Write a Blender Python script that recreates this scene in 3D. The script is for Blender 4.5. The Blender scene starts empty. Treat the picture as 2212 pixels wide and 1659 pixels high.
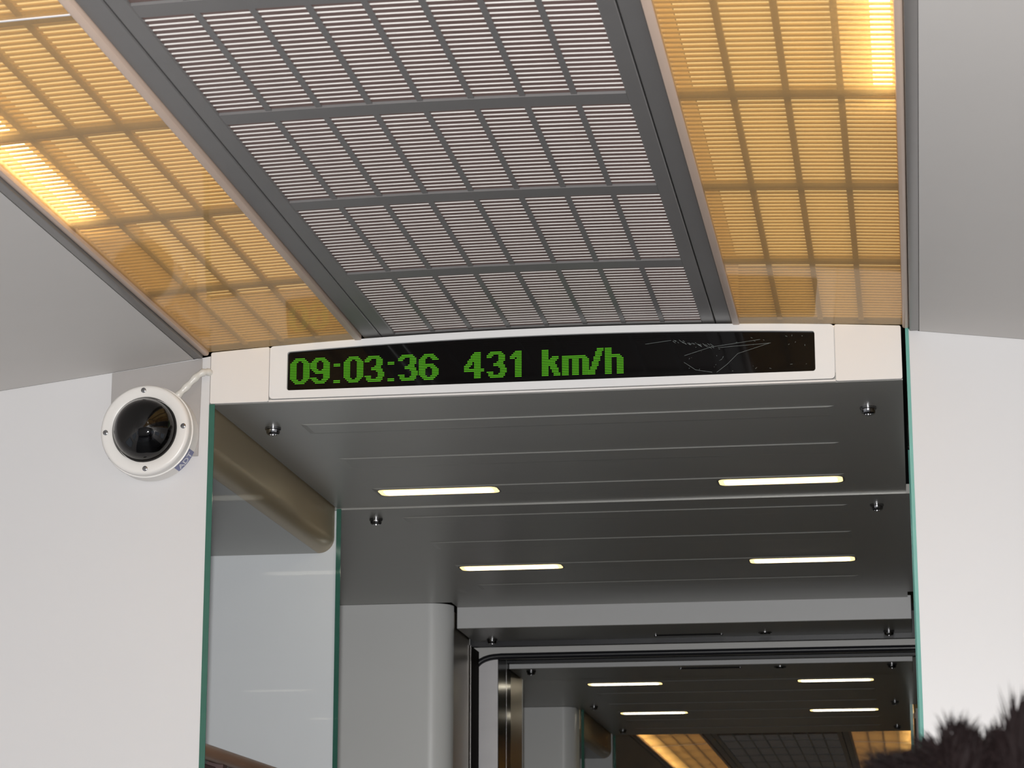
import bpy, bmesh, math, random
from mathutils import Vector, Matrix
R = math.radians
random.seed(7)
scene = bpy.context.scene
C = scene.collection

# ---------------------------------------------------------------- camera
cam_d = bpy.data.cameras.new('camera')
cam_d.sensor_width = 36.0
cam_d.lens = 36.0 * 5430.3 / 2212.0
cam_d.clip_start = 0.02
cam_d.dof.use_dof = True
cam_d.dof.focus_distance = 4.0
cam_d.dof.aperture_fstop = 24.0
cam = bpy.data.objects.new('camera', cam_d)
C.objects.link(cam)
cam.location = (0.543, -3.8, 1.15)
cam.rotation_euler = (R(90 + 13.5118), 0, R(8.9936))
scene.camera = cam

# ---------------------------------------------------------------- world, lights, exposure
world = bpy.data.worlds.new('daylight')
scene.world = world
world.use_nodes = True
bg = world.node_tree.nodes['Background']
bg.inputs[0].default_value = (0.80, 0.88, 1.0, 1)
bg.inputs[1].default_value = 0.6

def area_light(name, loc, rot, sx, sy, power, color, spread=180):
    d = bpy.data.lights.new(name, 'AREA')
    d.shape = 'RECTANGLE'; d.size = sx; d.size_y = sy
    d.energy = power; d.color = color; d.spread = R(spread)
    o = bpy.data.objects.new(name, d); C.objects.link(o)
    o.location = loc; o.rotation_euler = rot
    return o
# the photographer's flash, just above the lens
area_light('camera_flash', (0.52, -3.76, 1.215), (R(90 + 11), 0, R(9)), 0.05, 0.03, 92, (1.0, 0.995, 0.99))

scene.view_settings.view_transform = 'Standard'
scene.view_settings.look = 'None'
scene.view_settings.exposure = 0.0
scene.view_settings.gamma = 1.0
scene.view_settings.use_curve_mapping = False
scene.cycles.use_denoising = True
scene.cycles.max_bounces = 6
scene.cycles.diffuse_bounces = 3
scene.cycles.glossy_bounces = 3
scene.cycles.caustics_reflective = False
scene.cycles.adaptive_threshold = 0.03
scene.cycles.transparent_max_bounces = 10
scene.cycles.sample_clamp_indirect = 6.0

# ---------------------------------------------------------------- materials
def lin(c):
    return tuple((v/12.92 if v <= 0.04045 else ((v+0.055)/1.055)**2.4) for v in (c[0]/255, c[1]/255, c[2]/255))
def new_mat(name):
    m = bpy.data.materials.new(name); m.use_nodes = True
    return m, m.node_tree.nodes, m.node_tree.links
def paint(name, col, rough=0.5, metal=0.0, spec=0.5, var=0.06, scale=40.0, bump=0.0, stretch=None):
    """painted / plastic / metal surface with faint procedural mottling"""
    m, n, l = new_mat(name)
    b = n['Principled BSDF']
    b.inputs['Roughness'].default_value = rough
    b.inputs['Metallic'].default_value = metal
    b.inputs['Specular IOR Level'].default_value = spec
    tc = n.new('ShaderNodeTexCoord'); mp = n.new('ShaderNodeMapping')
    if stretch: mp.inputs['Scale'].default_value = stretch
    nz = n.new('ShaderNodeTexNoise'); nz.inputs['Scale'].default_value = scale; nz.inputs['Detail'].default_value = 4
    rp = n.new('ShaderNodeMapRange'); rp.inputs['To Min'].default_value = 1 - var; rp.inputs['To Max'].default_value = 1 + var
    mx = n.new('ShaderNodeVectorMath'); mx.operation = 'SCALE'; mx.inputs[0].default_value = col
    l.new(tc.outputs['Object'], mp.inputs[0]); l.new(mp.outputs[0], nz.inputs['Vector'])
    l.new(nz.outputs['Fac'], rp.inputs['Value']); l.new(rp.outputs[0], mx.inputs['Scale'])
    l.new(mx.outputs[0], b.inputs['Base Color'])
    if bump:
        bp = n.new('ShaderNodeBump'); bp.inputs['Strength'].default_value = bump; bp.inputs['Distance'].default_value = 0.001
        l.new(nz.outputs['Fac'], bp.inputs['Height']); l.new(bp.outputs[0], b.inputs['Normal'])
    return m
def emit(name, col, s):
    m, n, l = new_mat(name)
    n.remove(n['Principled BSDF'])
    e = n.new('ShaderNodeEmission'); e.inputs[0].default_value = (*col, 1); e.inputs[1].default_value = s
    l.new(e.outputs[0], n['Material Output'].inputs[0])
    return m
def sheet(name, tint, diff, fac, rough, refl=1.0):
    """thin clear or milky sheet: transparent + diffuse haze + surface reflection"""
    m, n, l = new_mat(name)
    n.remove(n['Principled BSDF'])
    t = n.new('ShaderNodeBsdfTransparent'); t.inputs[0].default_value = (*tint, 1)
    d = n.new('ShaderNodeBsdfDiffuse'); d.inputs[0].default_value = (*diff, 1)
    tr = n.new('ShaderNodeBsdfTranslucent'); tr.inputs[0].default_value = (*diff, 1)
    dm = n.new('ShaderNodeMixShader'); dm.inputs[0].default_value = 0.5
    l.new(d.outputs[0], dm.inputs[1]); l.new(tr.outputs[0], dm.inputs[2])
    a = n.new('ShaderNodeMixShader'); a.inputs[0].default_value = fac
    l.new(t.outputs[0], a.inputs[1]); l.new(dm.outputs[0], a.inputs[2])
    g = n.new('ShaderNodeBsdfGlossy'); g.inputs['Roughness'].default_value = rough
    # Schlick reflectance, equal from both sides of the thin sheet
    lw = n.new('ShaderNodeLayerWeight'); lw.inputs[0].default_value = 0.5
    pw = n.new('ShaderNodeMath'); pw.operation = 'POWER'; pw.inputs[1].default_value = 5
    fr = n.new('ShaderNodeMath'); fr.operation = 'MULTIPLY_ADD'; fr.inputs[1].default_value = refl; fr.inputs[2].default_value = 0.04*refl
    l.new(lw.outputs['Facing'], pw.inputs[0]); l.new(pw.outputs[0], fr.inputs[0])
    b = n.new('ShaderNodeMixShader')
    l.new(fr.outputs[0], b.inputs[0]); l.new(a.outputs[0], b.inputs[1]); l.new(g.outputs[0], b.inputs[2])
    l.new(b.outputs[0], n['Material Output'].inputs[0])
    return m

M = dict(
    white=paint('white_wall_laminate', (0.70, 0.687, 0.684), 0.38, var=0.015, scale=6),
    greywall=paint('pale_grey_laminate', (0.76, 0.765, 0.755), 0.32, var=0.02, scale=6),
    nichewall=paint('white_niche_laminate', (0.82, 0.825, 0.83), 0.35, var=0.015, scale=6),
    side=paint('grey_ceiling_lining', (0.63, 0.60, 0.572), 0.6, var=0.02, scale=8),
    frame=paint('grille_grey_paint', (0.165, 0.158, 0.155), 0.40, spec=0.5, var=0.05, scale=25),
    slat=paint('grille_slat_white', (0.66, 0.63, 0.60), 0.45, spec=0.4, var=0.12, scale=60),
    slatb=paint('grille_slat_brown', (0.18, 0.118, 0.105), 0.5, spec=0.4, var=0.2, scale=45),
    void=paint('dark_void', (0.012, 0.010, 0.010), 0.9, var=0.1),
    plenum=paint('plenum_brown', (0.05, 0.032, 0.026), 0.9, var=0.25, scale=9),
    peach=paint('peach_trim', (0.66, 0.50, 0.40), 0.4, var=0.03),
    lip=paint('lip_grey_metal', (0.23, 0.215, 0.205), 0.4, metal=0.2, var=0.04),
    tan=paint('tan_lattice', (0.34, 0.22, 0.08), 0.55, var=0.05),
    tanslat=paint('tan_slat', (0.60, 0.40, 0.15), 0.5, var=0.05),
    backing=emit('warm_backlight', (1.0, 0.76, 0.39), 1.45),
    tube=emit('fluorescent_tube', (1.0, 0.84, 0.50), 14.0),
    cover=sheet('milky_acrylic_cover', (0.98, 0.93, 0.82), (0.90, 0.72, 0.45), 0.30, 0.05, 0.35),
    header=paint('header_cream', (0.80, 0.765, 0.73), 0.4, var=0.02, scale=5),
    bezel=paint('header_white_bezel', (0.82, 0.81, 0.80), 0.35, var=0.02, scale=8),
    screen=paint('black_screen_glass', (0.004, 0.0035, 0.0035), 0.08, spec=0.25, var=0.1),
    led=emit('green_led', (0.16, 0.66, 0.03), 0.62),
    scratch=paint('scratch_white', (0.30, 0.34, 0.33), 0.4, var=0.5, scale=300),
    soffit=paint('anodised_panel', (0.39, 0.384, 0.36), 0.36, metal=0.22, spec=0.5, var=0.03, scale=30, stretch=(0.3, 6, 1)),
    valance=paint('bronze_valance', (0.41, 0.32, 0.20), 0.42, metal=0.35, var=0.04),
    steel=paint('brushed_steel', (0.30, 0.26, 0.20), 0.32, metal=0.9, var=0.05, scale=60, stretch=(1, 1, 0.1)),
    chrome=paint('chrome_bolt', (0.36, 0.36, 0.37), 0.2, metal=1.0, var=0.03),
    black=paint('black_gloss_frame', (0.014, 0.012, 0.011), 0.15, spec=0.05, var=0.1),
    matte=paint('matte_black_jamb', (0.016, 0.012, 0.010), 0.75, spec=0.05, var=0.1),
    rubber=paint('black_rubber', (0.02, 0.02, 0.024), 0.35, var=0.1),
    satin=paint('satin_steel_jamb', (0.74, 0.72, 0.73), 0.35, metal=0.15, var=0.06, scale=14, stretch=(0.2, 0.2, 2)),
    lintel=paint('grey_lintel_paint', (0.66, 0.65, 0.63), 0.4, var=0.03),
    beam=paint('grey_beam_paint', (0.66, 0.66, 0.66), 0.4, var=0.02),
    lens=emit('lamp_lens_edge', (1.0, 0.74, 0.30), 2.0),
    lamp=emit('lamp_tube_glow', (1.0, 0.92, 0.74), 8.0),
    glass=sheet('clear_glass', (0.985, 0.993, 0.998), (0.5, 0.6, 0.6), 0.004, 0.0, 0.018),
    edge=paint('green_glass_edge', (0.04, 0.135, 0.098), 0.15, var=0.1),
    edge2=paint('teal_glass_edge', (0.16, 0.42, 0.36), 0.15, var=0.1),
    maroon=paint('maroon_shelf', (0.10, 0.055, 0.05), 0.5, var=0.1),
    rail=paint('brown_wood_rail', (0.34, 0.19, 0.12), 0.4, var=0.15, scale=15, stretch=(8, 1, 8)),
    camwhite=paint('camera_white_plastic', (0.84, 0.81, 0.77), 0.35, var=0.01),
    camdark=paint('camera_black_plastic', (0.012, 0.011, 0.012), 0.35, var=0.1),
    bowl=paint('camera_grey_bowl', (0.10, 0.095, 0.09), 0.4, var=0.1),
    smoke=sheet('smoked_dome', (0.42, 0.40, 0.40), (0.02, 0.02, 0.02), 0.05, 0.035, 1.4),
    lensglass=paint('lens_glass', (0.01, 0.005, 0.03), 0.03, spec=1.0, var=0.1),
    plate=paint('mount_plate_grey', (0.43, 0.405, 0.39), 0.5, metal=0.2, var=0.03),
    blue=paint('sticker_blue', (0.16, 0.18, 0.36), 0.4, var=0.03),
    stickw=paint('sticker_white', (0.75, 0.75, 0.78), 0.4, var=0.02),
    cable=paint('cable_white_pvc', (0.72, 0.70, 0.65), 0.3, var=0.04),
    hair=paint('dark_hair', (0.0045, 0.0028, 0.0028), 0.45, spec=0.12, var=0.3, scale=200),
    skin=paint('skin', (0.55, 0.36, 0.26), 0.5, var=0.04),
    shirt=paint('navy_shirt', (0.05, 0.06, 0.10), 0.8, var=0.1, scale=80),
    trousers=paint('grey_trousers', (0.08, 0.08, 0.085), 0.8, var=0.1, scale=80),
    shoe=paint('black_shoe', (0.02, 0.018, 0.016), 0.35, var=0.1),
    seat=paint('blue_seat_cloth', (0.08, 0.12, 0.24), 0.9, var=0.15, scale=120),
    seatframe=paint('seat_grey_plastic', (0.30, 0.30, 0.30), 0.5, var=0.05),
    floor=paint('blue_grey_carpet', (0.14, 0.15, 0.17), 0.95, var=0.2, scale=200, bump=0.4),
    winframe=paint('window_frame_grey', (0.35, 0.35, 0.35), 0.5, var=0.03),
)

# ---------------------------------------------------------------- mesh helpers
class MB:
    def __init__(s): s.v = []; s.f = []; s.m = []
    def add(s, vs, fs, mi=0):
        k = len(s.v); s.v += [tuple(v) for v in vs]
        s.f += [tuple(i + k for i in f) for f in fs]; s.m += [mi] * len(fs)
        return s
    def box(s, x0, x1, y0, y1, z0, z1, mi=0):
        x0, x1 = sorted((x0, x1)); y0, y1 = sorted((y0, y1)); z0, z1 = sorted((z0, z1))
        vs = [(x, y, z) for z in (z0, z1) for y in (y0, y1) for x in (x0, x1)]
        return s.add(vs, [(0,2,3,1),(4,5,7,6),(0,1,5,4),(2,6,7,3),(0,4,6,2),(1,3,7,5)], mi)
    def prism(s, prof, axis, a, b, mi=0, closed=True):
        """extrude a 2D polygon along an axis; prof coords are the two other axes in xyz order"""
        def put(p, t):
            return (t, p[0], p[1]) if axis == 'x' else (p[0], t, p[1]) if axis == 'y' else (p[0], p[1], t)
        n = len(prof)
        vs = [put(p, a) for p in prof] + [put(p, b) for p in prof]
        fs = [(i, (i+1) % n, n + (i+1) % n, n + i) for i in range(n if closed else n-1)]
        if closed: fs += [tuple(range(n-1, -1, -1)), tuple(range(n, 2*n))]
        return s.add(vs, fs, mi)
    def strip(s, xs, zf, th, y0, y1, mi=0):
        """slab following z = zf(x): bottom at zf, thickness th"""
        prof = [(x, zf(x)) for x in xs] + [(x, zf(x) + th) for x in reversed(xs)]
        n = len(xs)
        vs = [(p[0], y, p[1]) for y in (y0, y1) for p in prof]
        N = 2*n
        fs = [(i, (i+1) % N, N + (i+1) % N, N + i) for i in range(N)]
        for o in (0, N):
            fs += [(o+i, o+i+1, o+N-2-i, o+N-1-i) for i in range(n-1)]
        return s.add(vs, fs, mi)
    def lathe(s, prof, c, ax, n=32, mi=0, ph=0.0):
        """revolve (radius, height) profile about axis ax through c"""
        ax = Vector(ax).normalized(); t = ax.orthogonal().normalized(); b = ax.cross(t); c = Vector(c)
        vs = []; fs = []
        for r, h in prof:
            for k in range(n):
                a = 2*math.pi*k/n + ph
                vs.append(c + ax*h + (t*math.cos(a) + b*math.sin(a))*r)
        for i in range(len(prof)-1):
            for k in range(n):
                fs.append((i*n+k, i*n+(k+1) % n, (i+1)*n+(k+1) % n, (i+1)*n+k))
        if prof[0][0] > 1e-6: fs.append(tuple(range(n-1, -1, -1)))
        if prof[-1][0] > 1e-6: fs.append(tuple(range((len(prof)-1)*n, len(prof)*n)))
        return s.add(vs, fs, mi)
    def tube(s, pts, r, n=10, mi=0):
        pts = [Vector(p) for p in pts]; rs = r if isinstance(r, (list, tuple)) else [r]*len(pts)
        vs = []; fs = []; prev = None
        for i, p in enumerate(pts):
            d = (pts[min(i+1, len(pts)-1)] - pts[max(i-1, 0)]).normalized()
            t = d.orthogonal().normalized() if prev is None else (prev - d*prev.dot(d)).normalized()
            prev = t; b = d.cross(t)
            for k in range(n):
                a = 2*math.pi*k/n
                vs.append(p + (t*math.cos(a) + b*math.sin(a))*rs[i])
        for i in range(len(pts)-1):
            for k in range(n):
                fs.append((i*n+k, i*n+(k+1) % n, (i+1)*n+(k+1) % n, (i+1)*n+k))
        fs += [tuple(range(n-1, -1, -1)), tuple(range((len(pts)-1)*n, len(pts)*n))]
        return s.add(vs, fs, mi)
    def build(s, name, mats, parent=None, smooth=False, bevel=0.0, recalc=True, seg=2):
        me = bpy.data.meshes.new(name)
        me.from_pydata(s.v, [], s.f)
        for m in (mats if isinstance(mats, (list, tuple)) else [mats]): me.materials.append(m)
        me.polygons.foreach_set('material_index', s.m)
        if recalc:
            bm = bmesh.new(); bm.from_mesh(me)
            bmesh.ops.remove_doubles(bm, verts=bm.verts, dist=1e-6)
            bmesh.ops.recalc_face_normals(bm, faces=bm.faces)
            if bevel:
                es = [e for e in bm.edges if len(e.link_faces) == 2 and e.calc_face_angle(0) > R(35)]
                bmesh.ops.bevel(bm, geom=es, offset=bevel, segments=seg, profile=0.5, affect='EDGES', clamp_overlap=True)
            bm.to_mesh(me); bm.free()
        me.update()
        if smooth:
            me.polygons.foreach_set('use_smooth', [True]*len(me.polygons))
            me.set_sharp_from_angle(angle=R(40))
        return link(bpy.data.objects.new(name, me), parent)
def link(o, parent=None):
    C.objects.link(o)
    if parent is not None:
        o.parent = parent
        off = parent.location if parent.parent is None else Vector((0, 0, 0))   # parts carry world coordinates
        o.matrix_parent_inverse = Matrix.Translation(-off)
    return o
def tag(o, label, cat, group=None, kind=None):
    o['label'] = label; o['category'] = cat
    if group: o['group'] = group
    if kind: o['kind'] = kind
    return o
def thing(name, label, cat, loc, group=None):
    o = bpy.data.objects.new(name, None); o.empty_display_size = 0.05
    o.location = loc; C.objects.link(o)
    return tag(o, label, cat, group)
def struct(o, label=None, cat=None):
    o['kind'] = 'structure'
    if label: o['label'] = label
    if cat: o['category'] = cat
    return o
def share(src, name, parent, dy):
    """another piece sharing mesh data, shifted along y"""
    o = bpy.data.objects.new(name, src.data)
    link(o, parent)
    o.location = (0, dy, 0)
    return o
def frange(a, b, n): return [a + (b-a)*i/n for i in range(n+1)]
def arc(cx, cy, r, a0, a1, n): return [(cx + r*math.cos(R(a0+(a1-a0)*i/n)), cy + r*math.sin(R(a0+(a1-a0)*i/n))) for i in range(n+1)]

MIR = 5.5                       # the next car is the mirror image of this one about y = MIR / 2
near = lambda y: y
far = lambda y: MIR - y
CEIL = lambda x: 2.170 - 0.055*x*x
HTOP = lambda x: 2.1635 - 0.062*x*x

# ================================================================ THE SETTING
# floor
struct(MB().box(-1.66, 1.66, -4.8, 10.2, -0.05, 0.0).build('floor', M['floor']), 'blue-grey carpeted floor of the train', 'floor')
# side ceiling linings of both cabins: sloping away from the light channel
SP = [(0.577, 2.1345), (0.90, 2.0945), (1.18, 2.035), (1.40, 1.94), (1.53, 1.80), (1.60, 1.60)]
def lining(sgn, y0, y1, name, label):
    prof = [(sgn*x, z) for x, z in SP] + [(sgn*(x+0.02), z+0.03) for x, z in reversed(SP)]
    struct(MB().prism(prof, 'y', y0, y1).build(name, M['side'], smooth=True), label, 'ceiling')
lining(-1, -4.6, -0.001, 'ceiling_left', 'sloping grey ceiling lining above the dome camera')
lining(1, -4.6, -0.001, 'ceiling_right', 'sloping grey ceiling lining above the right-hand white wall')
lining(-1, MIR+0.001, 10.0, 'ceiling_far_left', 'brownish sloping ceiling lining of the far cabin, left of its light panel')
lining(1, MIR+0.001, 10.0, 'ceiling_far_right', 'sloping ceiling lining of the far cabin behind the dark hair')
# outer side walls with windows
def side_wall(sgn, y0, y1, name, label, wins):
    mb = MB(); x0, x1 = sgn*1.60, sgn*1.65
    mb.box(x0, x1, y0, y1, 0, 0.82); mb.box(x0, x1, y0, y1, 1.48, 1.62)
    ys = [y0]
    for a, b in wins: ys += [a, b]
    ys.append(y1)
    for i in range(0, len(ys), 2):
        if ys[i+1] > ys[i]: mb.box(x0, x1, ys[i], ys[i+1], 0.82, 1.48)
    struct(mb.build(name, M['white']), label, 'wall')
WN = [(-4.2, -3.0), (-2.6, -1.4), (-1.1, -0.3)]
side_wall(-1, -4.6, 0.0, 'wall_left', 'white outer wall on the left of the near cabin', WN)
side_wall(1, -4.6, 0.0, 'wall_right', 'white outer wall on the right of the near cabin', WN)
side_wall(-1, MIR, 10.0, 'wall_far_left', 'white outer wall on the left of the far cabin', [])
side_wall(1, MIR, 10.0, 'wall_far_right', 'white outer wall on the right of the far cabin', [])
wi = 0
for sgn in (-1, 1):
    for a, b in WN:
        wi += 1
        mb = MB()
        for q in ((a, a+0.03, 0.82, 1.48), (b-0.03, b, 0.82, 1.48), (a+0.03, b-0.03, 0.82, 0.85), (a+0.03, b-0.03, 1.45, 1.48)):
            mb.box(sgn*1.605, sgn*1.645, *q)
        w = struct(mb.build('window_%d' % wi, M['winframe']), 'grey framed train window number %s on the %s' % (['one','two','three'][(wi-1) % 3], 'left' if sgn < 0 else 'right'), 'window')
        MB().box(sgn*1.622, sgn*1.628, a+0.03, b-0.03, 0.85, 1.45).build('pane', M['glass'], w)
struct(MB().box(-1.66, 1.66, -4.66, -4.6, 0, 2.4).build('wall_back', M['greywall']), 'pale partition behind the photographer', 'wall')
struct(MB().box(-1.66, 1.66, 10.0, 10.05, 0, 2.4).build('wall_far_end', M['greywall']), 'end partition of the far cabin', 'wall')
# roof shell so no daylight leaks in from above
struct(MB().box(-1.70, 1.70, -4.8, 10.2, 2.42, 2.46).build('ceiling_roof', M['void']), 'dark roof shell above the ceiling panels', 'ceiling')
for sgn, nm in ((-1, 'left'), (1, 'right')):
    struct(MB().box(sgn*1.66, sgn*1.70, -4.8, 10.2, 1.60, 2.42).build('trim_roof_' + nm, M['void']), 'dark shell behind the %s lining' % nm, 'wall')
# bulkheads (y = 0 and mirrored): white laminate either side of the passage
def bulkhead(f, sgn, xin, name, label):
    top = [(x, z) for x, z in SP if x > xin]
    prof = [(xin, 0), (xin, 2.1385)] + top + [(1.60, 0)]
    prof = [(sgn*x, z) for x, z in prof]
    struct(MB().prism(prof, 'y', f(0.0), f(0.03)).build(name, M['white']), label, 'wall')
bulkhead(near, -1, 0.5495, 'wall_front_left', 'large white partition wall carrying the dome camera')
bulkhead(near, 1, 0.5608, 'wall_front_right', 'white partition wall at right behind the dark hair')
bulkhead(far, -1, 0.5495, 'wall_far_front_left', 'white partition at the far end of the second passage, seen through its left glass')
bulkhead(far, 1, 0.5608, 'wall_far_front_right', 'white partition at the far end of the second passage, on the right')

def passage(f, tagname, w):
    """walls of the entrance passage between bulkhead and gangway, y mapped by f; w = words for labels"""
    for sgn, nm in ((-1, 'left'), (1, 'right')):
        d = 0.0 if sgn < 0 else 0.028
        # luggage niche: soffit with rounded valance, end wall, outer wall
        prof = [(-0.553, 2.075), (-0.553, 2.0025)] + arc(-0.583, 2.0025, 0.030, 0, -90, 8) + [(-0.585, 1.9725), (-0.585, 2.0), (-0.568, 2.01), (-0.568, 2.075)]
        o = struct(MB().prism([(-sgn*x + d, z) for x, z in prof], 'y', f(0.031), f(0.914)).build('trim_niche_%s_%s' % (tagname, nm), M['valance'], smooth=True),
                   'bronze rounded valance over the %s luggage niche of the %s passage' % (nm, w), 'valance')
        struct(MB().box(sgn*0.5852 + d, sgn*1.32, f(0.031), f(0.914), 1.9725, 1.99).build('ceiling_niche_%s_%s' % (tagname, nm), M['soffit']),
               'flat dark soffit of the %s luggage niche in the %s passage' % (nm, w), 'ceiling')
        mb = MB()
        if f is near:
            mb.box(sgn*0.549 + d, sgn*1.32, 0.916, 0.945, 0, 2.056)
        else:
            pr = [(-1.32, f(0.916)), (-1.32, 4.47), (-0.60, 4.47)] + arc(-0.60, 4.515, 0.045, -90, 0, 8) + [(-0.555, f(0.916))]
            mb.prism([(-sgn*x + d, y) for x, y in pr], 'z', 0, 2.056)
        struct(mb.build('wall_niche_%s_%s' % (tagname, nm), M['nichewall'] if f is near else M['greywall'], smooth=True), 'pale wall closing the %s luggage niche of the %s passage' % (nm, w), 'wall')
        struct(MB().box(sgn*1.32, sgn*1.36, f(0.0), f(2.5), 0, 2.2).build('wall_%s_%s' % (tagname, nm), M['greywall']), 'outer wall on the %s of the %s passage' % (nm, w), 'wall')
        # rounded wall before the gangway
        pr = [(-1.32, 2.14), (-0.605, 2.14)] + arc(-0.605, 2.195, 0.055, -90, 0, 10) + [(-0.55, 2.20), (-0.60, 2.24), (-1.32, 2.24)]
        struct(MB().prism([(-sgn*x + d, f(y)) for x, y in pr], 'z', 0, 2.0565).build('wall_rounded_%s_%s' % (tagname, nm), M['greywall'], smooth=True),
               'pale grey wall with rounded corner on the %s of the %s passage' % (nm, w), 'wall')
        # brushed steel cheek
        struct(MB().box(sgn*0.551 + d, sgn*0.60 + d, f(2.201), f(2.425), 0, 2.045).build('trim_cheek_%s_%s' % (tagname, nm), M['steel'], bevel=0.002),
               'brushed steel cheek of the doorway on the %s of the %s passage' % (nm, w), 'trim')
passage(near, 'near', 'near')
passage(far, 'far', 'far')

# ================================================================ CEILING: louvre grille and light panels
PITCH = 0.349; BARS = [0.02 - PITCH*i for i in range(7)]      # cross bar centres, near cabin
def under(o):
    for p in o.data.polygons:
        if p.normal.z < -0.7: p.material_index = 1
def grille(bars, label, stuff):
    y1, y0 = bars[0] + 0.03, bars[-1] - 0.017
    t = thing('ceiling_grille', label, 'ceiling grille', (0, (y0+y1)/2, CEIL(0)))
    xl, xr = -0.2475, 0.2415
    for a, b, nm in ((-0.300, -0.2718, 'outer_rail'), (-0.2700, xl, 'inner_rail'), (xr, 0.2620, 'inner_rail'), (0.2638, 0.289, 'outer_rail')):
        MB().strip(frange(a, b, 2), lambda x: CEIL(x) - 0.004, 0.016, y0, y1).build(nm, M['frame'], t, bevel=0.0012, seg=1)
    first = None
    for i, y in enumerate(bars):
        if first is None:
            first = MB().strip(frange(xl, xr, 12), lambda x: CEIL(x) - 0.003, 0.012, y-0.017, y+0.017).build('cross_bar', M['frame'], t)
        else: share(first, 'cross_bar', t, y - bars[0])
    n = 8; w = (xr-xl)/n
    for k in range(1, n):
        x = xl + k*w
        MB().strip([x-0.0036, x+0.0036], lambda q: CEIL(q) - 0.0022, 0.010, y0, y1).build('divider', M['frame'], t)
    NS = 22; cl = PITCH - 0.034; sp = cl/NS
    if not stuff:
        first = None; yb = None
        for y in bars[1:]:
            for j in range(NS):
                yc = y + 0.017 + sp*(j+0.5)
                if first is None:
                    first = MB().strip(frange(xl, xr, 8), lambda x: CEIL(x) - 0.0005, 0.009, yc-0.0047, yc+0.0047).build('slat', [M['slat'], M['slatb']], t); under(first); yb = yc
                else: share(first, 'slat', t, yc - yb)
    else:
        mb = MB()
        for y in bars[1:]:
            for j in range(NS):
                yc = y + 0.017 + sp*(j+0.5)
                mb.strip(frange(xl, xr, 4), lambda x: CEIL(x) - 0.0005, 0.009, yc-0.0047, yc+0.0047)
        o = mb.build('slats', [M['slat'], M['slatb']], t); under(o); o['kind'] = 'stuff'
    MB().strip(frange(-0.302, 0.291, 8), lambda x: CEIL(x) + 0.030, 0.004, y0, y1).build('backing', M['plenum'], t)
    return t
grille(BARS, 'dark grey louvred grille running down the middle of the near ceiling', False)

def light_panel(sgn, bars, label, tube_end, stuff, pane_len):
    y1, y0 = min(bars[0], -0.0012) if bars[0] < 1 else bars[0], bars[-1] - 0.017
    xi, xo = (0.3015, 0.5515) if sgn > 0 else (0.3125, 0.5515)
    t = thing('light_panel', label, 'light panel', (sgn*0.42, (y0+y1)/2, CEIL(0.42)))
    X = lambda a, b, n=2: frange(sgn*a, sgn*b, n)
    z = CEIL
    MB().strip(X(xi-0.0115, xi), lambda x: z(x) - 0.010, 0.022, y0, y1).build('inner_trim', M['peach'], t, bevel=0.002, smooth=True)
    MB().strip(X(xo, xo+0.010), lambda x: z(x) - 0.014, 0.026, y0, y1).build('outer_trim', M['peach'], t, bevel=0.003, smooth=True)
    MB().strip(X(xo+0.0102, xo+0.0255), lambda x: 2.1345, 0.03, y0, y1).build('edge_lip', M['lip'], t, bevel=0.002, smooth=True)
    # lattice above the cover
    first = None
    for y in bars[1:]:
        if first is None: first = MB().strip(X(xi, xo, 5), lambda x: z(x) - 0.001, 0.006, y-0.012, y+0.012).build('cross_bar', M['tan'], t)
        else: share(first, 'cross_bar', t, y - bars[1])
    n = 4; w = (xo-xi)/n
    for k in range(1, n):
        x = sgn*(xi + k*w)
        MB().strip([x-0.004, x+0.004], lambda q: z(q) - 0.0012, 0.006, y0, y1).build('divider', M['tan'], t)
    NS = 22; sp = (PITCH-0.024)/NS
    if not stuff:
        first = None
        for y in bars[1:]:
            for j in range(NS):
                yc = y + 0.012 + sp*(j+0.5)
                if yc > y1 - 0.004: continue
                if first is None:
                    first = MB().strip(X(xi, xo, 5), lambda x: z(x), 0.0016, yc-0.0032, yc+0.0032).build('slat', M['tanslat'], t); yb = yc
                else: share(first, 'slat', t, yc - yb)
    else:
        mb = MB()
        for y in bars[1:]:
            for j in range(NS):
                yc = y + 0.012 + sp*(j+0.5)
                mb.strip(X(xi, xo, 2), lambda x: z(x), 0.0016, yc-0.0032, yc+0.0032)
        mb.build('slats', M['tanslat'], t, recalc=False)['kind'] = 'stuff'
    # acrylic cover panes
    ys = [y1]
    while ys[-1] - pane_len > y0: ys.append(ys[-1] - pane_len)
    ys.append(y0)
    for a, b in zip(ys[:-1], ys[1:]):
        MB().strip(X(xi, xo, 6), lambda x: z(x) - 0.008, 0.003, b+0.001, a-0.001).build('cover_pane', M['cover'], t)
    for a in ys[1:-1]:
        MB().strip(X(xi, xo, 6), lambda x: z(x) - 0.0095, 0.0012, a-0.0013, a+0.0013).build('joint_strip', M['stickw'], t)
    # light box
    mb = MB().strip(X(xi, xo, 5), lambda x: z(x) + 0.085, 0.003, y0, y1)
    mb.build('backlight', M['backing'], t)
    mb = MB()
    for x in (xi-0.004, xo+0.001): mb.box(sgn*x, sgn*(x+0.003), y0, y1, 2.160, 2.25)
    mb.build('light_box', M['tanslat'], t)
    MB().tube([(sgn*(xo-0.014), y0+0.03, z(xo)+0.019), (sgn*(xo-0.014), tube_end, z(xo)+0.019)], 0.011, 14).build('lamp_tube', M['tube'], t, smooth=True)
    return t
light_panel(-1, BARS, 'amber backlit ceiling panel on the left, leading to the dome camera', -0.66, False, 1.397)
light_panel(1, BARS, 'amber backlit ceiling panel on the right of the near grille', -1.0, False, 2.3)
FB = [MIR + 4.2 - PITCH*i for i in range(12)]
grille(FB, 'dark ceiling grille of the far cabin at the bottom of the picture', True)
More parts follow.
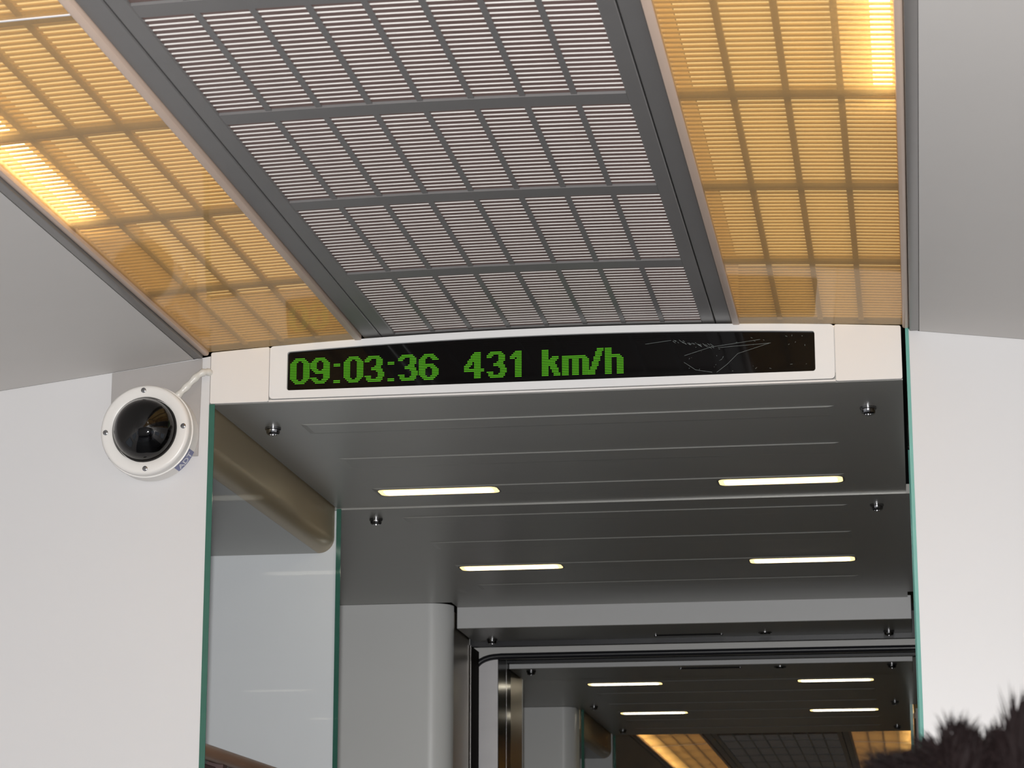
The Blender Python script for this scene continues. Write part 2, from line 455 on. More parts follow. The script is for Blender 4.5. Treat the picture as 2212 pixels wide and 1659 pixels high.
light_panel(-1, FB, 'amber light panel of the far cabin left of its dark grille', 9.6, True, 1.4)
light_panel(1, FB, 'amber light panel of the far cabin beside the dark hair', 9.6, True, 1.4)
# plain ceiling behind the photographer, closing the channel
struct(MB().strip(frange(-0.577, 0.577, 10), CEIL, 0.02, -4.6, BARS[-1]-0.019).build('ceiling', M['frame']), 'plain dark ceiling strip behind the photographer', 'ceiling')
struct(MB().strip(frange(-0.577, 0.577, 10), CEIL, 0.02, FB[0]+0.031, 10.0).build('ceiling_far', M['frame']), 'plain ceiling strip at the far end of the far cabin', 'ceiling')

# ================================================================ DISPLAY HEADER
def arched(x0, x1, zb, off, rad, n=14, rt=None):
    """closed outline: flat bottom at zb, arched top HTOP - off, rounded corners (equal point count for any size)"""
    rt = rad if rt is None else rt
    p = arc(x0+rad, zb+rad, rad, 180, 270, 4) + [(x0+rad + (x1-x0-2*rad)*i/n, zb) for i in range(1, n)] + arc(x1-rad, zb+rad, rad, -90, 0, 4)
    top = lambda x: HTOP(x) - off
    p += [(x1-rt + rt*math.cos(R(a)), top(x1-rt) - rt + rt*math.sin(R(a))) for a in frange(0, 90, 4)]
    p += [(x, top(x)) for x in [x1-rt - (x1-x0-2*rt)*i/n for i in range(1, n)]]
    p += [(x0+rt + rt*math.cos(R(a)), top(x0+rt) - rt + rt*math.sin(R(a))) for a in frange(90, 180, 4)]
    return p
def display(f, label, lit):
    t = thing('display_header', label, 'display', (0, f(0.0), 2.06))
    # housing with cream end caps
    MB().prism(arched(-0.549, 0.549, 2.0758, 0.0, 0.003), 'y', f(0.008), f(0.075)).build('housing', M['header'], t)
    for a, b in ((-0.549, -0.4522), (0.4472, 0.549)):
        MB().prism(arched(a, b, 2.0603, 0.0, 0.003, 6), 'y', f(0.0), f(0.0078)).build('end_cap', M['header'], t, bevel=0.0006, seg=1)
    MB().box(-0.4522, 0.4472, f(0.0012), f(0.0078), 2.0603, 2.0632).build('lower_lip', M['header'], t)
    if not lit: 
        MB().prism(arched(-0.4512, 0.4462, 2.0640, 0.0, 0.004), 'y', f(0.0), f(0.0078)).build('bezel', M['bezel'], t)
        return t
    # bezel ring
    o = arched(-0.4512, 0.4462, 2.0645, 0.0002, 0.006); i_ = arched(-0.4225, 0.4165, 2.0775, 0.0115, 0.004)
    n = len(o); mb = MB()
    vs = [(x, y, z) for y in (-0.0006, 0.0075) for ring in (o, i_) for x, z in ring]
    fs = []
    for k in range(n):
        k2 = (k+1) % n
        fs += [(k, k2, n+k2, n+k), (2*n+k, 3*n+k, 3*n+k2, 2*n+k2), (k, 2*n+k, 2*n+k2, k2), (n+k, n+k2, 3*n+k2, 3*n+k)]
    mb.add(vs, fs).build('bezel', M['bezel'], t)
    MB().prism(arched(-0.4495, 0.4445, 2.0650, 0.001, 0.004), 'y', 0.0050, 0.0072).build('screen', M['screen'], t)
    return t
hd = display(near, 'white passage header with black screen showing green time and speed', True)
display(far, 'back of the header closing the far passage ceiling', False)

def rows(spec):
    out = []
    for s, k in spec: out += [s]*k
    return out
G = {
 '0': rows([('...######...',1),('..########..',1),('.####..####.',1),('####....####',10),('.####..####.',1),('..########..',1),('...######...',1)]),
 '3': rows([('..#######...',1),('.#########..',1),('####...####.',1),('###....####.',1),('.......####.',2),('......####..',1),('....######..',1),('....#######.',1),('.......####.',1),('........####',2),('####....####',1),('.###...####.',1),('.##########.',1),('..########..',1)]),
 '9': rows([('...######...',1),('..########..',1),('.####..####.',1),('####....####',4),('.####..#####',1),('..##########',1),('...#########',1),('........####',1),('........####',1),('####....####',1),('.####..####.',1),('..########..',1),('...######...',1)]),
 '4': rows([('......####..',1),('.....#####..',1),('....######..',1),('....######..',1),('...#######..',1),('..########..',1),('..###.####..',1),('.####.####..',1),('####..####..',1),('###...####..',1),('############',2),('............',0),('......####..',4)]),
 '1': rows([('...####',1),('..#####',1),('.######',1),('#######',1),('###.###',1),('...####',11)]),
 'k': rows([('####.......',4),('####..####.',1),('####.#####.',1),('#########..',1),('########...',2),('#########..',1),('####.####..',1),('####.#####.',1),('####..####.',2),('####...####',2)]),
 'm': rows([('................',4),('##############..',1),('###############.',1),('####..####..####',10)]),
 '/': rows([('.....####',1),('.....####',1),('....####.',3),('...####..',3),('..####...',3),('.####....',2),('####.....',3)]),
 'h': rows([('####.......',4),('#########..',1),('##########.',1),('####...####',10)]),
 ':': rows([('....',4),('####',2),('....',8),('####',2)]),
}
G['6'] = [s[::-1] for s in reversed(G['9'])]
names = {'0':'digit','3':'digit','9':'digit','6':'digit','4':'digit','1':'digit',':':'colon','k':'letter','m':'letter','/':'slash','h':'letter'}
TXT = [('0',-0.4188),('9',-0.3858),(':',-0.3475),('0',-0.3311),('3',-0.2970),(':',-0.2595),('3',-0.2426),('6',-0.2090),('4',-0.1360),('3',-0.0997),('1',-0.0625),('k',-0.0116),('m',0.0205),('/',0.0625),('h',0.0885)]
PW = 0.00268; ZT = 2.1305
for i, (ch, x0) in enumerate(TXT):
    mb = MB(); zt = ZT - 0.0022*max(0, (x0+0.42)/0.54)
    for r, row in enumerate(G[ch][:16]):
        for c, q in enumerate(row):
            if q == '#':
                x = x0 + c*PW; z = zt - r*0.0027
                mb.add([(x, 0.0047, z), (x+PW*0.93, 0.0047, z), (x+PW*0.93, 0.0047, z-0.00155), (x, 0.0047, z-0.00155)], [(0, 1, 2, 3)])
    o = mb.build(names[ch], M['led'], hd, recalc=False)
# scratches in the screen glass
sc = []
sc += [((0.1526,2.132),(0.1932,2.1365)), ((0.2553,2.1232),(0.3321,2.1324)), ((0.2662,2.1218),(0.3483,2.1261)), ((0.297,2.1112),(0.3483,2.1265)), ((0.2803,2.0949),(0.297,2.1112)),
       ((0.2636,2.0824),(0.2803,2.0949)), ((0.2128,2.1003),(0.2309,2.0874)), ((0.2309,2.0874),(0.2564,2.0827)), ((0.2136,2.111),(0.2553,2.1232)), ((0.3237,2.0857),(0.3262,2.0880))]
for k in range(26):
    x = 0.196 + 0.0024*k + random.uniform(-.0015, .0015); z = 2.1375 - 0.00042*k*1.1 + random.uniform(-.003, .002); q = random.uniform(.002, .006)
    sc.append(((x, z), (x+q, z-q*0.75)))
for k in range(30):
    x = random.uniform(0.22, 0.41); z = random.uniform(2.082, 2.136); a = random.uniform(0, 3.1); q = random.uniform(.0006, .004)
    sc.append(((x, z), (x+q*math.cos(a), z+q*math.sin(a))))
mb = MB()
for (xa, za), (xb, zb) in sc:
    d = math.hypot(xb-xa, zb-za) or 1e-4; nx, nz = -(zb-za)/d*0.00014, (xb-xa)/d*0.00014
    mb.add([(xa+nx,0.0048,za+nz),(xb+nx,0.0048,zb+nz),(xb-nx,0.0048,zb-nz),(xa-nx,0.0048,za-nz)], [(0,1,2,3)])
o = mb.build('scratches', M['scratch'], hd, recalc=False); o['kind'] = 'stuff'; o['label'] = 'fine white scratches in the screen glass'

# ================================================================ PASSAGE CEILING PANELS, LAMPS, BEAMS
def bolt(x, y, z, parent, r=0.0105):
    """dome headed chrome bolt hanging below a panel at height z"""
    mb = MB().lathe([(r*1.28, 0.0), (r*1.28, -0.0035), (r*1.12, -0.0045), (r*1.05, -0.0095), (r*0.85, -0.0115), (r*0.50, -0.0118), (r*0.45, -0.0085), (0.0, -0.0080)], (x, y, z), (0, 0, 1), 16)
    return mb.build('bolt', M['chrome'], parent, smooth=True)
def rib(x0, x1, y0, y1, z, parent):
    h = 0.0016; c = 0.0016
    a, b = min(y0, y1), max(y0, y1)
    vs = [(x0,a,z),(x1,a,z),(x1,b,z),(x0,b,z),(x0+0.01,a+c,z-h),(x1-0.01,a+c,z-h),(x1-0.01,b-0.012,z-h),(x0+0.01,b-0.012,z-h)]
    return MB().add(vs, [(3,2,1,0),(4,5,6,7),(0,1,5,4),(1,2,6,5),(2,3,7,6),(3,0,4,7)]).build('rib', M['soffit'], parent)
def lamp(xc, yc, z, label, group):
    t = thing('recessed_lamp', label, 'lamp', (xc, yc, z), group)
    hx, hy, r = 0.1135, 0.029, 0.014
    def rr(hx, hy, r):
        return arc(xc+hx-r, yc+hy-r, r, 0, 90, 4) + arc(xc-hx+r, yc+hy-r, r, 90, 180, 4) + arc(xc-hx+r, yc-hy+r, r, 180, 270, 4) + arc(xc+hx-r, yc-hy+r, r, 270, 360, 4)
    def ring(o, i, z0, z1, nm, m):
        n = len(o); vs = [(x, y, zz) for zz in (z0, z1) for q in (o, i) for x, y in q]; fs = []
        for k in range(n):
            k2 = (k+1) % n
            fs += [(k,k2,n+k2,n+k),(2*n+k,3*n+k,3*n+k2,2*n+k2),(k,2*n+k,2*n+k2,k2),(n+k,n+k2,3*n+k2,3*n+k)]
        MB().add(vs, fs).build(nm, m, t)
    ring(rr(hx+0.004, hy+0.004, r+0.003), rr(hx, hy, r), z, z+0.006, 'rim', M['lip'])
    MB().prism(rr(hx-0.0002, hy-0.0002, r), 'z', z-0.0002, z+0.004).build('lens', M['lens'], t)
    MB().prism(rr(hx-0.010, hy-0.0065, r*0.7), 'z', z-0.0006, z-0.0003).build('glow_tube', M['lamp'], t)
    return t
def passage_ceiling(f, w, wl):
    s = 1 if f is near else -1
    Y = lambda a, b: (f(a), f(b))
    p1 = thing('ceiling_panel', 'dark grey ribbed ceiling panel %s' % w[0], 'ceiling panel', (0, f(0.46), 2.06), 'passage ceiling panels')
    MB().box(-0.549, 0.549, *Y(0.0082, 0.9140), 2.0600, 2.0755).build('sheet', M['soffit'], p1)
    for a, b in ((0.168, 0.243), (0.449, 0.537), (0.7245, 0.815)): rib(-0.441, 0.439, *Y(a, b), 2.0600, p1)
    for x in (-0.492, 0.4925): bolt(x, f(0.187), 2.06, p1)
    p2 = thing('ceiling_panel', 'dark grey ribbed ceiling panel %s' % w[1], 'ceiling panel', (0, f(1.5), 2.06), 'passage ceiling panels')
    MB().box(-1.32, 1.32, *Y(0.9165, 2.1385), 2.0570, 2.075).build('sheet', M['soffit'], p2)
    MB().box(-0.545, 0.545, *Y(2.1387, 2.2240), 2.0570, 2.075).build('rear_strip', M['soffit'], p2)
    for a, b in ((1.010, 1.085), (1.303, 1.39), (1.598, 1.69), (1.876, 1.955)): rib(-0.439, 0.437, *Y(a, b), 2.0570, p2)
    for x in (-0.493, 0.4925): bolt(x, f(1.018), 2.057, p2)
    i = 0
    for yy, z in ((0.7655, 2.0583), (1.638, 2.0553)):
        for xc in (-0.319, 0.3215):
            lamp(xc, f(yy), z, wl[i], 'recessed strip lamps in the passage ceilings'); i += 1
    # cross beam
    b = thing('cross_beam', w[2], 'beam', (0, f(2.34), 2.0046))
    MB().box(-0.547, 0.5525, *Y(2.2245, 2.4655), 2.0046, 2.062).build('beam_body', [M['beam'], M['soffit']], b, bevel=0.0012, seg=1)
    me = b.children[0].data
    for p in me.polygons:
        if p.normal.z < -0.7: p.material_index = 1
    for x in (-0.492, 0.4965): bolt(x, f(2.421), 2.0046, b)
    MB().box(-0.074, 0.0815, *Y(2.4035, 2.4215), 2.0030, 2.0050).build('slot', M['void'], b, bevel=0.0006, seg=1)
    for x in (-0.078, 0.0855): MB().lathe([(0.004, 0), (0.004, -0.003), (0.002, -0.004), (0, -0.004)], (x, f(2.4125), 2.0046), (0, 0, 1), 10).build('screw', M['chrome'], b)
    MB().lathe([(0.017, 0.0), (0.017, -0.002), (0.014, -0.003), (0.013, -0.001), (0, -0.001)], (0.194, f(2.405), 2.0046), (0, 0, 1), 20).build('ring', M['chrome'], b, smooth=True)
passage_ceiling(near, ['directly below the lit speed display', 'behind the bright joint line, second from the display', 'pale grey beam across the passage in front of the first doorway'],
    ['bright strip lamp nearest the display, on the left', 'bright strip lamp nearest the display, on the right', 'strip lamp behind the joint line, on the left above the rounded wall', 'strip lamp behind the joint line, on the right'])
passage_ceiling(far, ['last before the far cabin', 'just beyond the black doorway seal', 'dark beam beyond the doorway seal, its thin pale edge showing'],
    ['small far strip lamp nearest the far cabin, on the left', 'small far strip lamp nearest the far cabin, on the right', 'small far strip lamp just beyond the doorway, on the left', 'small far strip lamp just beyond the doorway, on the right'])

# ================================================================ GANGWAY DOORWAY
gw = thing('gangway_frame', 'doorway between the cars with black seal and satin steel jambs', 'door frame', (0, 2.6, 0))
MB().box(-0.557, 0.565, 2.4665, 2.4800, 1.9920, 2.06).build('upper_gasket', M['rubber'], gw)
for sgn, dx in ((-1, 0.0), (1, 0.07)):
    MB().box(sgn*(0.5490+dx), sgn*(0.60+dx), 2.4262, 2.5580, 0.0, 1.9915).build('black_jamb', M['matte'], gw, bevel=0.001, seg=1)
    MB().box(sgn*(0.5474+dx), sgn*(0.5489+dx), 2.4262, 2.4300, 0.0, 1.9915).build('edge_strip', M['chrome'], gw)
    MB().box(sgn*(0.501+dx), sgn*(0.60+dx), 2.5660, 2.5780, 0.0, 1.9720).build('jamb', M['satin'], gw, bevel=0.001, seg=1)
    MB().box(sgn*(0.500+dx), sgn*(0.5008+dx), 2.5662, 2.6950, 0.0, 1.9900).build('jamb_reveal', M['black'], gw)
    MB().box(sgn*(0.4995+dx), sgn*(0.504+dx), 2.6952, 2.7020, 0.0, 2.0).build('edge_strip', M['chrome'], gw)
    MB().box(sgn*(0.548+dx), sgn*(0.60+dx), 2.7100, 3.0700, 0.0, 2.03).build('bellows_panel', M['black'], gw)
MB().box(-0.60, 0.67, 2.5660, 2.5780, 1.9722, 2.06).build('lintel', M['lintel'], gw)
# rubber seal: up the left jamb, rounded corner, across, rounded corner, down
path = [(-0.5600, 2.560, z) for z in (0.02, 0.6, 1.2, 1.7, 1.935)]
path += [(-0.5600+0.058-0.058*math.cos(R(a)), 2.560, 1.944+0.034*math.sin(R(a))) for a in (10, 25, 40, 55, 70, 80)]
path += [(x, 2.560, 1.979) for x in (-0.49, -0.3, 0, 0.3, 0.56)]
path += [(0.6225-0.05+0.05*math.cos(R(a)), 2.560, 1.944+0.034*math.sin(R(a))) for a in (80, 70, 55, 40, 25, 10)]
path += [(0.6225, 2.560, z) for z in (1.935, 1.7, 1.2, 0.6, 0.02)]
MB().tube(path, 0.0078, 10).build('rubber_seal', M['rubber'], gw, smooth=True)
MB().box(-0.500, 0.565, 2.8620, 2.8700, 1.9985, 2.0075).build('inner_gasket', M['rubber'], gw)
MB().box(-0.500, 0.565, 2.8605, 2.8700, 2.0078, 2.0098).build('inner_bead', M['chrome'], gw)
MB().box(-0.60, 0.60, 2.4805, 3.0300, 2.0600, 2.08).build('gangway_roof', M['void'], gw)
MB().box(-0.60, 0.60, 2.8702, 2.8800, 2.0000, 2.06).build('inner_lintel', M['rubber'], gw)

# ================================================================ GLASS SCREENS
def glass(f, sgn, y0, y1, zt, label, edge, x0, x1, clamp=False):
    t = thing('glass_screen', label, 'glass screen', (sgn*(x0+x1)/2, f((y0+y1)/2), 0), 'glass screens beside the passages')
    MB().box(sgn*(x0+0.0004), sgn*(x1-0.0004), f(y0+0.0012), f(y1-0.0012), 0.002, zt-0.001).build('pane', M['glass'], t)
    for nm, a, b in (('front_edge', y0, y0+0.001), ('back_edge', y1-0.001, y1)):
        MB().box(sgn*x0, sgn*x1, f(a), f(b), 0.0, zt).build(nm, edge, t)
    MB().box(sgn*x0, sgn*x1, f(y0+0.001), f(y1-0.001), 0.0, 0.0018).build('bottom_edge', edge, t)
    if clamp:
        MB().prism([(sgn*0.5385, 2.0565), (sgn*0.549, 2.0565), (sgn*0.549, 2.036)], 'y', f(0.9162), f(0.930)).build('clamp', M['void'], t)
        MB().prism([(sgn*0.5385, 2.0430), (sgn*0.549, 2.0430), (sgn*0.549, 2.033)], 'y', f(0.9162), f(0.9300)).build('clamp_foot', M['camwhite'], t)
    return t
glass(near, -1, -0.001, 0.9140, 2.0590, 'green-edged glass screen beside the niche, below the left end of the display', M['edge'], 0.5400, 0.5494)
glass(near, 1, -0.001, 0.9140, 2.140, 'teal-edged glass screen along the right-hand white wall', M['edge2'], 0.5555, 0.5607)
glass(far, -1, 0.0, 0.9140, 2.0590, 'far glass screen left of the amber far panels', M['edge'], 0.5400, 0.5494)
glass(far, 1, 0.0, 0.9140, 2.0590, 'far glass screen hidden at the right of the far passage', M['edge2'], 0.5400, 0.5494)

# luggage shelves in the niches
def shelf(sgn, f, label):
    t = thing('luggage_shelf', label, 'shelf', (sgn*0.9, f(0.47), 1.47))
    MB().box(sgn*0.575, math.copysign(1.318, sgn), f(0.034), f(0.912), 1.470, 1.500).build('board', M['maroon'], t, bevel=0.003)
    MB().tube([(sgn*0.566, f(0.034), 1.5150), (sgn*0.566, f(0.912), 1.5150)], 0.0125, 14).build('rail', M['rail'], t, smooth=True)
    for y in (0.20, 0.74): MB().box(sgn*0.5630, sgn*0.590, f(y-0.012), f(y+0.012), 1.494, 1.508).build('bracket', M['maroon'], t)
shelf(-1, near, 'maroon luggage shelf with brown rail behind the left glass')
shelf(1.03, near, 'maroon luggage shelf behind the right-hand white wall')
shelf(-1, far, 'luggage shelf behind the left glass of the far passage')
shelf(1, far, 'luggage shelf on the right of the far passage')

# ================================================================ DOME CAMERA
cx, cz = -0.640, 2.0105
pl = tag(MB().prism([(-0.7130, 1.975), (-0.5650, 1.975), (-0.5625, 2.1345), (-0.7125, 2.1165)], 'y', -0.0022, -0.0001).build('mounting_plate', M['plate'], bevel=0.0005, seg=1),
         'grey metal mounting plate on the wall behind the dome camera', 'plate')
dc = thing('dome_camera', 'white round surveillance dome camera on the left wall', 'camera', (cx, -0.0023, cz))
AX = (0, -1, 0)
MB().lathe([(0.0746, 0.0), (0.0746, 0.030), (0.0735, 0.0305), (0.052, 0.0305), (0.052, 0.0)], (cx, -0.0024, cz), AX, 64).build('base', M['camwhite'], dc, smooth=True)
prof = [(0.0728, 0.031)] + [(0.0728 - 0.006 + 0.006*math.cos(R(a)), 0.0425 + 0.006*math.sin(R(a))) for a in (0, 22, 45, 68, 90)] + [(0.0545, 0.0485), (0.0530, 0.0475), (0.0530, 0.031)]
MB().lathe(prof + [prof[0]], (cx, -0.0024, cz), AX, 64).build('ring', M['camwhite'], dc, smooth=True)
for k in range(4):
    a = R(90*k + 3)
    MB().lathe([(0.0042, 0.0), (0.0042, 0.0008), (0.0030, 0.0016), (0.0012, 0.0016), (0.0010, 0.0008), (0.0, 0.0008)], (cx + 0.0637*math.cos(a), -0.0024-0.0484, cz + 0.0637*math.sin(a)), AX, 14).build('screw', M['chrome'], dc, smooth=True)
dr = 0.0505
MB().lathe([(dr*math.cos(R(a)), 0.045 + 0.042*math.sin(R(a))) for a in frange(0, 90, 14)] + [((dr-0.002)*math.cos(R(a)), 0.045 + 0.040*math.sin(R(a))) for a in frange(90, 0, 14)],
           (cx, -0.0024, cz), AX, 48).build('dome', M['smoke'], dc, smooth=True)
MB().lathe([(0.0518, 0.0385), (0.0505, 0.0455), (0.0490, 0.0455), (0.049, 0.025), (0.030, 0.006), (0.0, 0.004)], (cx, -0.0024, cz), AX, 40).build('inner_bowl', M['bowl'], dc, smooth=True)
LD = Vector((0.10, -1, -0.12)).normalized()
lc = Vector((cx, -0.035, cz - 0.002))
mod = MB().lathe([(0.024, -0.020), (0.026, -0.006), (0.022, 0.012), (0.018, 0.014), (0.0, 0.014)], lc, LD, 24).build('camera_module', M['camdark'], dc, smooth=True)
lb = MB().lathe([(0.0155, 0.012), (0.0155, 0.027), (0.0135, 0.028), (0.0120, 0.024), (0.0, 0.024)], lc, LD, 24).build('lens_barrel', M['camdark'], dc, smooth=True)
MB().lathe([(0.0118, 0.0242), (0.009, 0.0265), (0.005, 0.0278), (0.0, 0.0282)], lc, LD, 20).build('lens', M['lensglass'], lb, smooth=True)
# sticker bent round the side of the base, lettered
def on_side(th, h, lift):
    r = 0.0746 + lift
    return (cx + r*math.cos(th), -0.0024 - h, cz - r*math.sin(th))
TH0, TH1 = R(23), R(53); H0, H1 = 0.0015, 0.0285
mb = MB(); ns = 10
for i in range(ns):
    a, b = TH0 + (TH1-TH0)*i/ns, TH0 + (TH1-TH0)*(i+1)/ns
    mb.add([on_side(a, H0, 0.0003), on_side(b, H0, 0.0003), on_side(b, H1, 0.0003), on_side(a, H1, 0.0003)], [(0, 1, 2, 3)])
st = mb.build('sticker', M['blue'], dc); st['label'] = 'blue sticker with white letters ADT'
def text_mesh(body, size):
    cu = bpy.data.curves.new('txt', 'FONT'); cu.body = body; cu.size = size; cu.resolution_u = 3
    cu.offset = size*0.02
    o = bpy.data.objects.new('txt', cu); C.objects.link(o)
    bpy.context.view_layer.update()
    me = bpy.data.meshes.new_from_object(o.evaluated_get(bpy.context.evaluated_depsgraph_get()))
    bpy.data.objects.remove(o)
    bm = bmesh.new(); bm.from_mesh(me); bmesh.ops.triangulate(bm, faces=bm.faces)
    bmesh.ops.subdivide_edges(bm, edges=[e for e in bm.edges if e.calc_length() > size*0.2], cuts=1)
    bm.verts.index_update(); bm.verts.ensure_lookup_table()
    vs = [tuple(v.co) for v in bm.verts]; fs = [tuple(v.index for v in f.verts) for f in bm.faces]
    bm.free(); return vs, fs
vs, fs = text_mesh('ADT', 0.024)
wx0, wx1 = min(v[0] for v in vs), max(v[0] for v in vs); wy0, wy1 = min(v[1] for v in vs), max(v[1] for v in vs)
vv = []
for x, y, z in vs:
    u = (x-wx0)/(wx1-wx0); v = (y-wy0)/(wy1-wy0)
    vv.append(on_side(TH1 - (TH1-TH0)*(0.10+0.80*u), H0 + (H1-H0)*(0.15+0.70*v), 0.0006))
MB().add(vv, fs).build('lettering', M['stickw'], st, recalc=False)
# cable from the camera to the header
def smooth_path(p, n=4):
    p = [Vector(q) for q in p]; out = []
    for i in range(len(p)-1):
        a, b, c, d = p[max(i-1, 0)], p[i], p[i+1], p[min(i+2, len(p)-1)]
        for k in range(n):
            t = k/n
            out.append(0.5*((2*b) + (c-a)*t + (2*a-5*b+4*c-d)*t*t + (3*b-a-3*c+d)*t**3))
    return out + [p[-1]]
cp = [(-0.596, -0.024, 2.069), (-0.588, -0.022, 2.078), (-0.577, -0.020, 2.090), (-0.566, -0.018, 2.102), (-0.557, -0.014, 2.109), (-0.5515, -0.008, 2.111), (-0.5500, -0.0005, 2.1115)]
pp = smooth_path(cp)
tag(MB().tube(pp, [0.0056 + 0.0008*math.sin(i*1.3) for i in range(len(pp))], 12).build('cable', M['cable'], smooth=True), 'short white cable from the dome camera to the display header', 'cable')

# ================================================================ PERSON IN FRONT
HX, HY = 0.578, -2.47
ps = thing('person', 'person with short spiky dark hair seated in front, back to us', 'person', (HX, HY, 0.0))
def skin_body():
    J = dict(pel=(0,-0.06,0.53), sp1=(0,-0.07,0.68), sp2=(0,-0.06,0.82), chest=(0,-0.05,0.93), neck0=(0,-0.035,1.03), neck1=(0,-0.015,1.09), head=(0,0.0,1.15),
      shl=(-0.16,-0.05,0.985), ell=(-0.22,-0.02,0.74), wrl=(-0.16,0.20,0.66), shr=(0.16,-0.05,0.985), elr=(0.22,-0.02,0.74), wrr=(0.16,0.20,0.66),
      hpl=(-0.09,-0.03,0.53), knl=(-0.11,0.40,0.53), anl=(-0.11,0.42,0.10), tol=(-0.12,0.56,0.045), hpr=(0.09,-0.03,0.53), knr=(0.11,0.40,0.53), anr=(0.11,0.42,0.10), tor=(0.12,0.56,0.045))
    Rd = dict(pel=.13, sp1=.12, sp2=.125, chest=.13, neck0=.065, neck1=.055, head=.06, shl=.065, ell=.048, wrl=.03, shr=.065, elr=.048, wrr=.03,
      hpl=.09, knl=.065, anl=.042, tol=.035, hpr=.09, knr=.065, anr=.042, tor=.035)
    E = [('pel','sp1'),('sp1','sp2'),('sp2','chest'),('chest','neck0'),('neck0','neck1'),('neck1','head'),('chest','shl'),('shl','ell'),('ell','wrl'),('chest','shr'),('shr','elr'),('elr','wrr'),
         ('pel','hpl'),('hpl','knl'),('knl','anl'),('anl','tol'),('pel','hpr'),('hpr','knr'),('knr','anr'),('anr','tor')]
    # hands: five fingers each, resting on the thighs
    for s, n in ((-1, 'l'), (1, 'r')):
        J['pm'+n] = (s*0.135, 0.265, 0.635); Rd['pm'+n] = .024; E.append(('wr'+n, 'pm'+n))
        for k, (dx, ln) in enumerate(((-0.028, .055), (-0.010, .072), (0.008, .078), (0.026, .070), (0.040, .055))):
            a, b = 'fa%d%s' % (k, n), 'fb%d%s' % (k, n)
            J[a] = (s*0.135 + dx, 0.295 if k else 0.275, 0.632); J[b] = (s*0.135 + dx*1.25, 0.295 + ln*0.8, 0.612)
            Rd[a] = .0095; Rd[b] = .0075; E += [('pm'+n, a), (a, b)]
    names_ = list(J); me = bpy.data.meshes.new('sk')
    me.from_pydata([J[k] for k in names_], [(names_.index(a), names_.index(b)) for a, b in E], [])
    o = bpy.data.objects.new('sk', me); C.objects.link(o)
    o.modifiers.new('s', 'SKIN')
    for i, k in enumerate(names_):
        sv = me.skin_vertices[0].data[i]; sv.radius = (Rd[k], Rd[k]); sv.use_root = (k == 'pel')
    o.modifiers.new('u', 'SUBSURF').levels = 2
    bpy.context.view_layer.update()
    m2 = bpy.data.meshes.new_from_object(o.evaluated_get(bpy.context.evaluated_depsgraph_get()))
    bm = bmesh.new(); bm.from_mesh(m2)
    def ell(c, r, seg=20):
        g = bmesh.ops.create_uvsphere(bm, u_segments=seg, v_segments=seg//2+2, radius=1.0)
        for v in g['verts']: v.co = Vector((c[0]+v.co.x*r[0], c[1]+v.co.y*r[1], c[2]+v.co.z*r[2]))
    ell((0, 0.012, 1.165), (0.073, 0.092, 0.100), 28)            # skull
    ell((0, 0.045, 1.095), (0.052, 0.055, 0.055))                # jaw
    ell((0, 0.112, 1.135), (0.013, 0.018, 0.022), 12)            # nose
    ell((0, 0.098, 1.098), (0.024, 0.010, 0.008), 12)            # mouth
    for s in (-1, 1):
        ell((s*0.076, 0.005, 1.145), (0.010, 0.020, 0.032), 12)  # ears
        ell((s*0.030, 0.094, 1.160), (0.013, 0.010, 0.008), 12)  # eyes
    bm.to_mesh(m2); bm.free()
    bpy.data.objects.remove(o)
    o = bpy.data.objects.new('b', m2); C.objects.link(o)
    rm = o.modifiers.new('r', 'REMESH'); rm.mode = 'VOXEL'; rm.voxel_size = 0.0075
    sm = o.modifiers.new('c', 'SMOOTH'); sm.iterations = 3; sm.factor = 0.5
    bpy.context.view_layer.update()
    m3 = bpy.data.meshes.new_from_object(o.evaluated_get(bpy.context.evaluated_depsgraph_get()))
    bpy.data.objects.remove(o)
    m3.materials.clear()
    for k in ('skin', 'shirt', 'trousers', 'shoe'): m3.materials.append(M[k])
    for p in m3.polygons:
        c = p.center
        if c.z > 1.035: mi = 0
        elif c.z < 0.115 and c.y > 0.30: mi = 3
        elif c.y > 0.195 and c.z > 0.585 and abs(c.x) > 0.05: mi = 0
        elif c.z > 0.60 and c.y < 0.22 and not (c.y > 0.16 and c.z < 0.60): mi = 1
        else: mi = 2
        p.material_index = mi; p.use_smooth = True
    m3.transform(Matrix.Translation((HX, HY, 0)))
    m3.name = 'body'
    return link(bpy.data.objects.new('body', m3), ps)
skin_body()
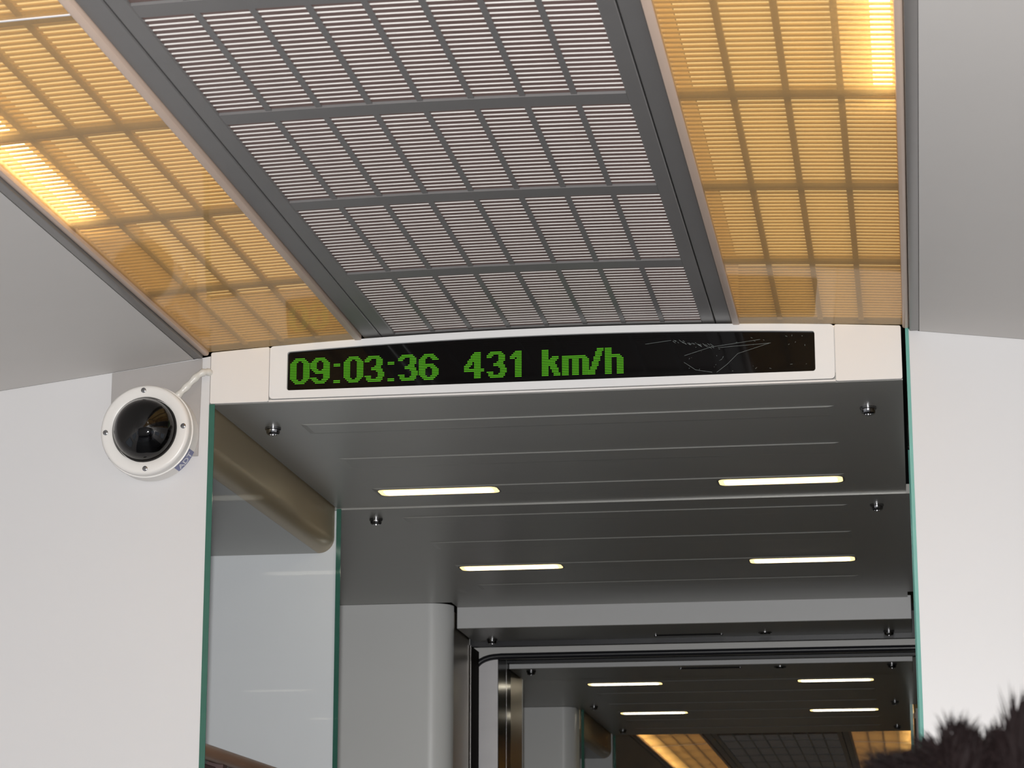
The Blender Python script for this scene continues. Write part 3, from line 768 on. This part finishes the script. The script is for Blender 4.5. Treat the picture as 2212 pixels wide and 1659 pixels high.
# hair: scalp cap plus many tapered strands
hc = Vector((HX, HY + 0.008, 1.172)); hr = Vector((0.086, 0.100, 0.101))
mb = MB(); nu, nv = 28, 12; vs = []; fs = []
for j in range(nv+1):
    ph = R(90 - 118*j/nv)
    for i in range(nu):
        a = 2*math.pi*i/nu
        p = Vector((math.cos(ph)*math.cos(a), math.cos(ph)*math.sin(a), math.sin(ph)))
        if p.y > 0.55 and p.z < 0.45: p = p*0.9
        vs.append(hc + Vector((p.x*hr.x, p.y*hr.y, p.z*hr.z)))
for j in range(nv):
    for i in range(nu): fs.append((j*nu+i, j*nu+(i+1) % nu, (j+1)*nu+(i+1) % nu, (j+1)*nu+i))
mb.add(vs, fs)
def strand(root, d, ln, w, curl):
    root = Vector(root); d = Vector(d).normalized(); side = d.cross(Vector((0, 1, 0.3))).normalized(); oth = d.cross(side)
    pts = []
    for k in range(4):
        t = k/3
        pts.append(root + d*ln*t + Vector(curl)*t*t)
    v = []; f = []
    for k, p in enumerate(pts[:-1]):
        ww = w*(1 - 0.28*k)
        for q in range(3): v.append(p + (side*math.cos(q*2.094) + oth*math.sin(q*2.094))*ww)
    v.append(pts[-1])
    for k in range(2):
        for q in range(3): f.append((k*3+q, k*3+(q+1) % 3, k*3+3+(q+1) % 3, k*3+3+q))
    for q in range(3): f.append((6+q, 6+(q+1) % 3, 9))
    mb.add(v, f)
rng = random.Random(3)
for k in range(9000):
    u = rng.uniform(-0.25, 1.0); a = rng.uniform(0, 2*math.pi); s = math.sqrt(1-u*u)
    nrm = Vector((s*math.cos(a), s*math.sin(a), u))
    if nrm.y > 0.5 and nrm.z < 0.4: continue
    p = hc + Vector((nrm.x*hr.x, nrm.y*hr.y, nrm.z*hr.z))*0.985
    # clumps: hair leans left on the left side, up in tufts further right
    cl = Vector((math.sin(p.x*190 + p.y*40)*0.35, math.cos(p.y*150)*0.3, 0))
    d = nrm*0.6 + Vector((-0.75 if p.x < HX - 0.02 else -0.1, -0.25, 0.35)) + cl + Vector((rng.gauss(0, .16), rng.gauss(0, .16), rng.gauss(0, .12)))
    tuft = 0.5 + 0.5*math.sin(p.x*210 + 1.3 + p.y*25)
    ln = rng.uniform(0.010, 0.018) + 0.010*tuft
    if abs(p.x - HX - 0.027) < 0.012 and p.z > 1.255: ln += 0.014; d += Vector((0.0, 0, 0.9))
    strand(p, d, ln, rng.uniform(0.0006, 0.0013), (rng.gauss(0, .003), rng.gauss(0, .003), -0.004))
h = mb.build('hair', M['hair'], ps, recalc=False)
h['label'] = 'short spiky dark brown hair'
# the seat the person sits on
se = thing('passenger_seat', 'blue cloth passenger seat under the person in front', 'seat', (HX, HY, 0))
MB().box(HX-0.24, HX+0.24, HY-0.16, HY+0.34, 0.335, 0.415).build('cushion', M['seat'], se, bevel=0.03, seg=3, smooth=True)
MB().prism([(HY-0.30, 1.02), (HY-0.215, 1.03), (HY-0.195, 0.42), (HY-0.27, 0.38)], 'x', HX-0.23, HX+0.23).build('backrest', M['seat'], se, bevel=0.02, seg=3, smooth=True)
for s in (-1, 1):
    MB().box(HX+s*0.25, HX+s*0.29, HY-0.22, HY+0.22, 0.58, 0.62).build('armrest', M['seatframe'], se, bevel=0.01)
    MB().box(HX+s*0.20-0.02, HX+s*0.20+0.02, HY-0.12, HY+0.28, 0.0, 0.334).build('leg', M['seatframe'], se, bevel=0.006)
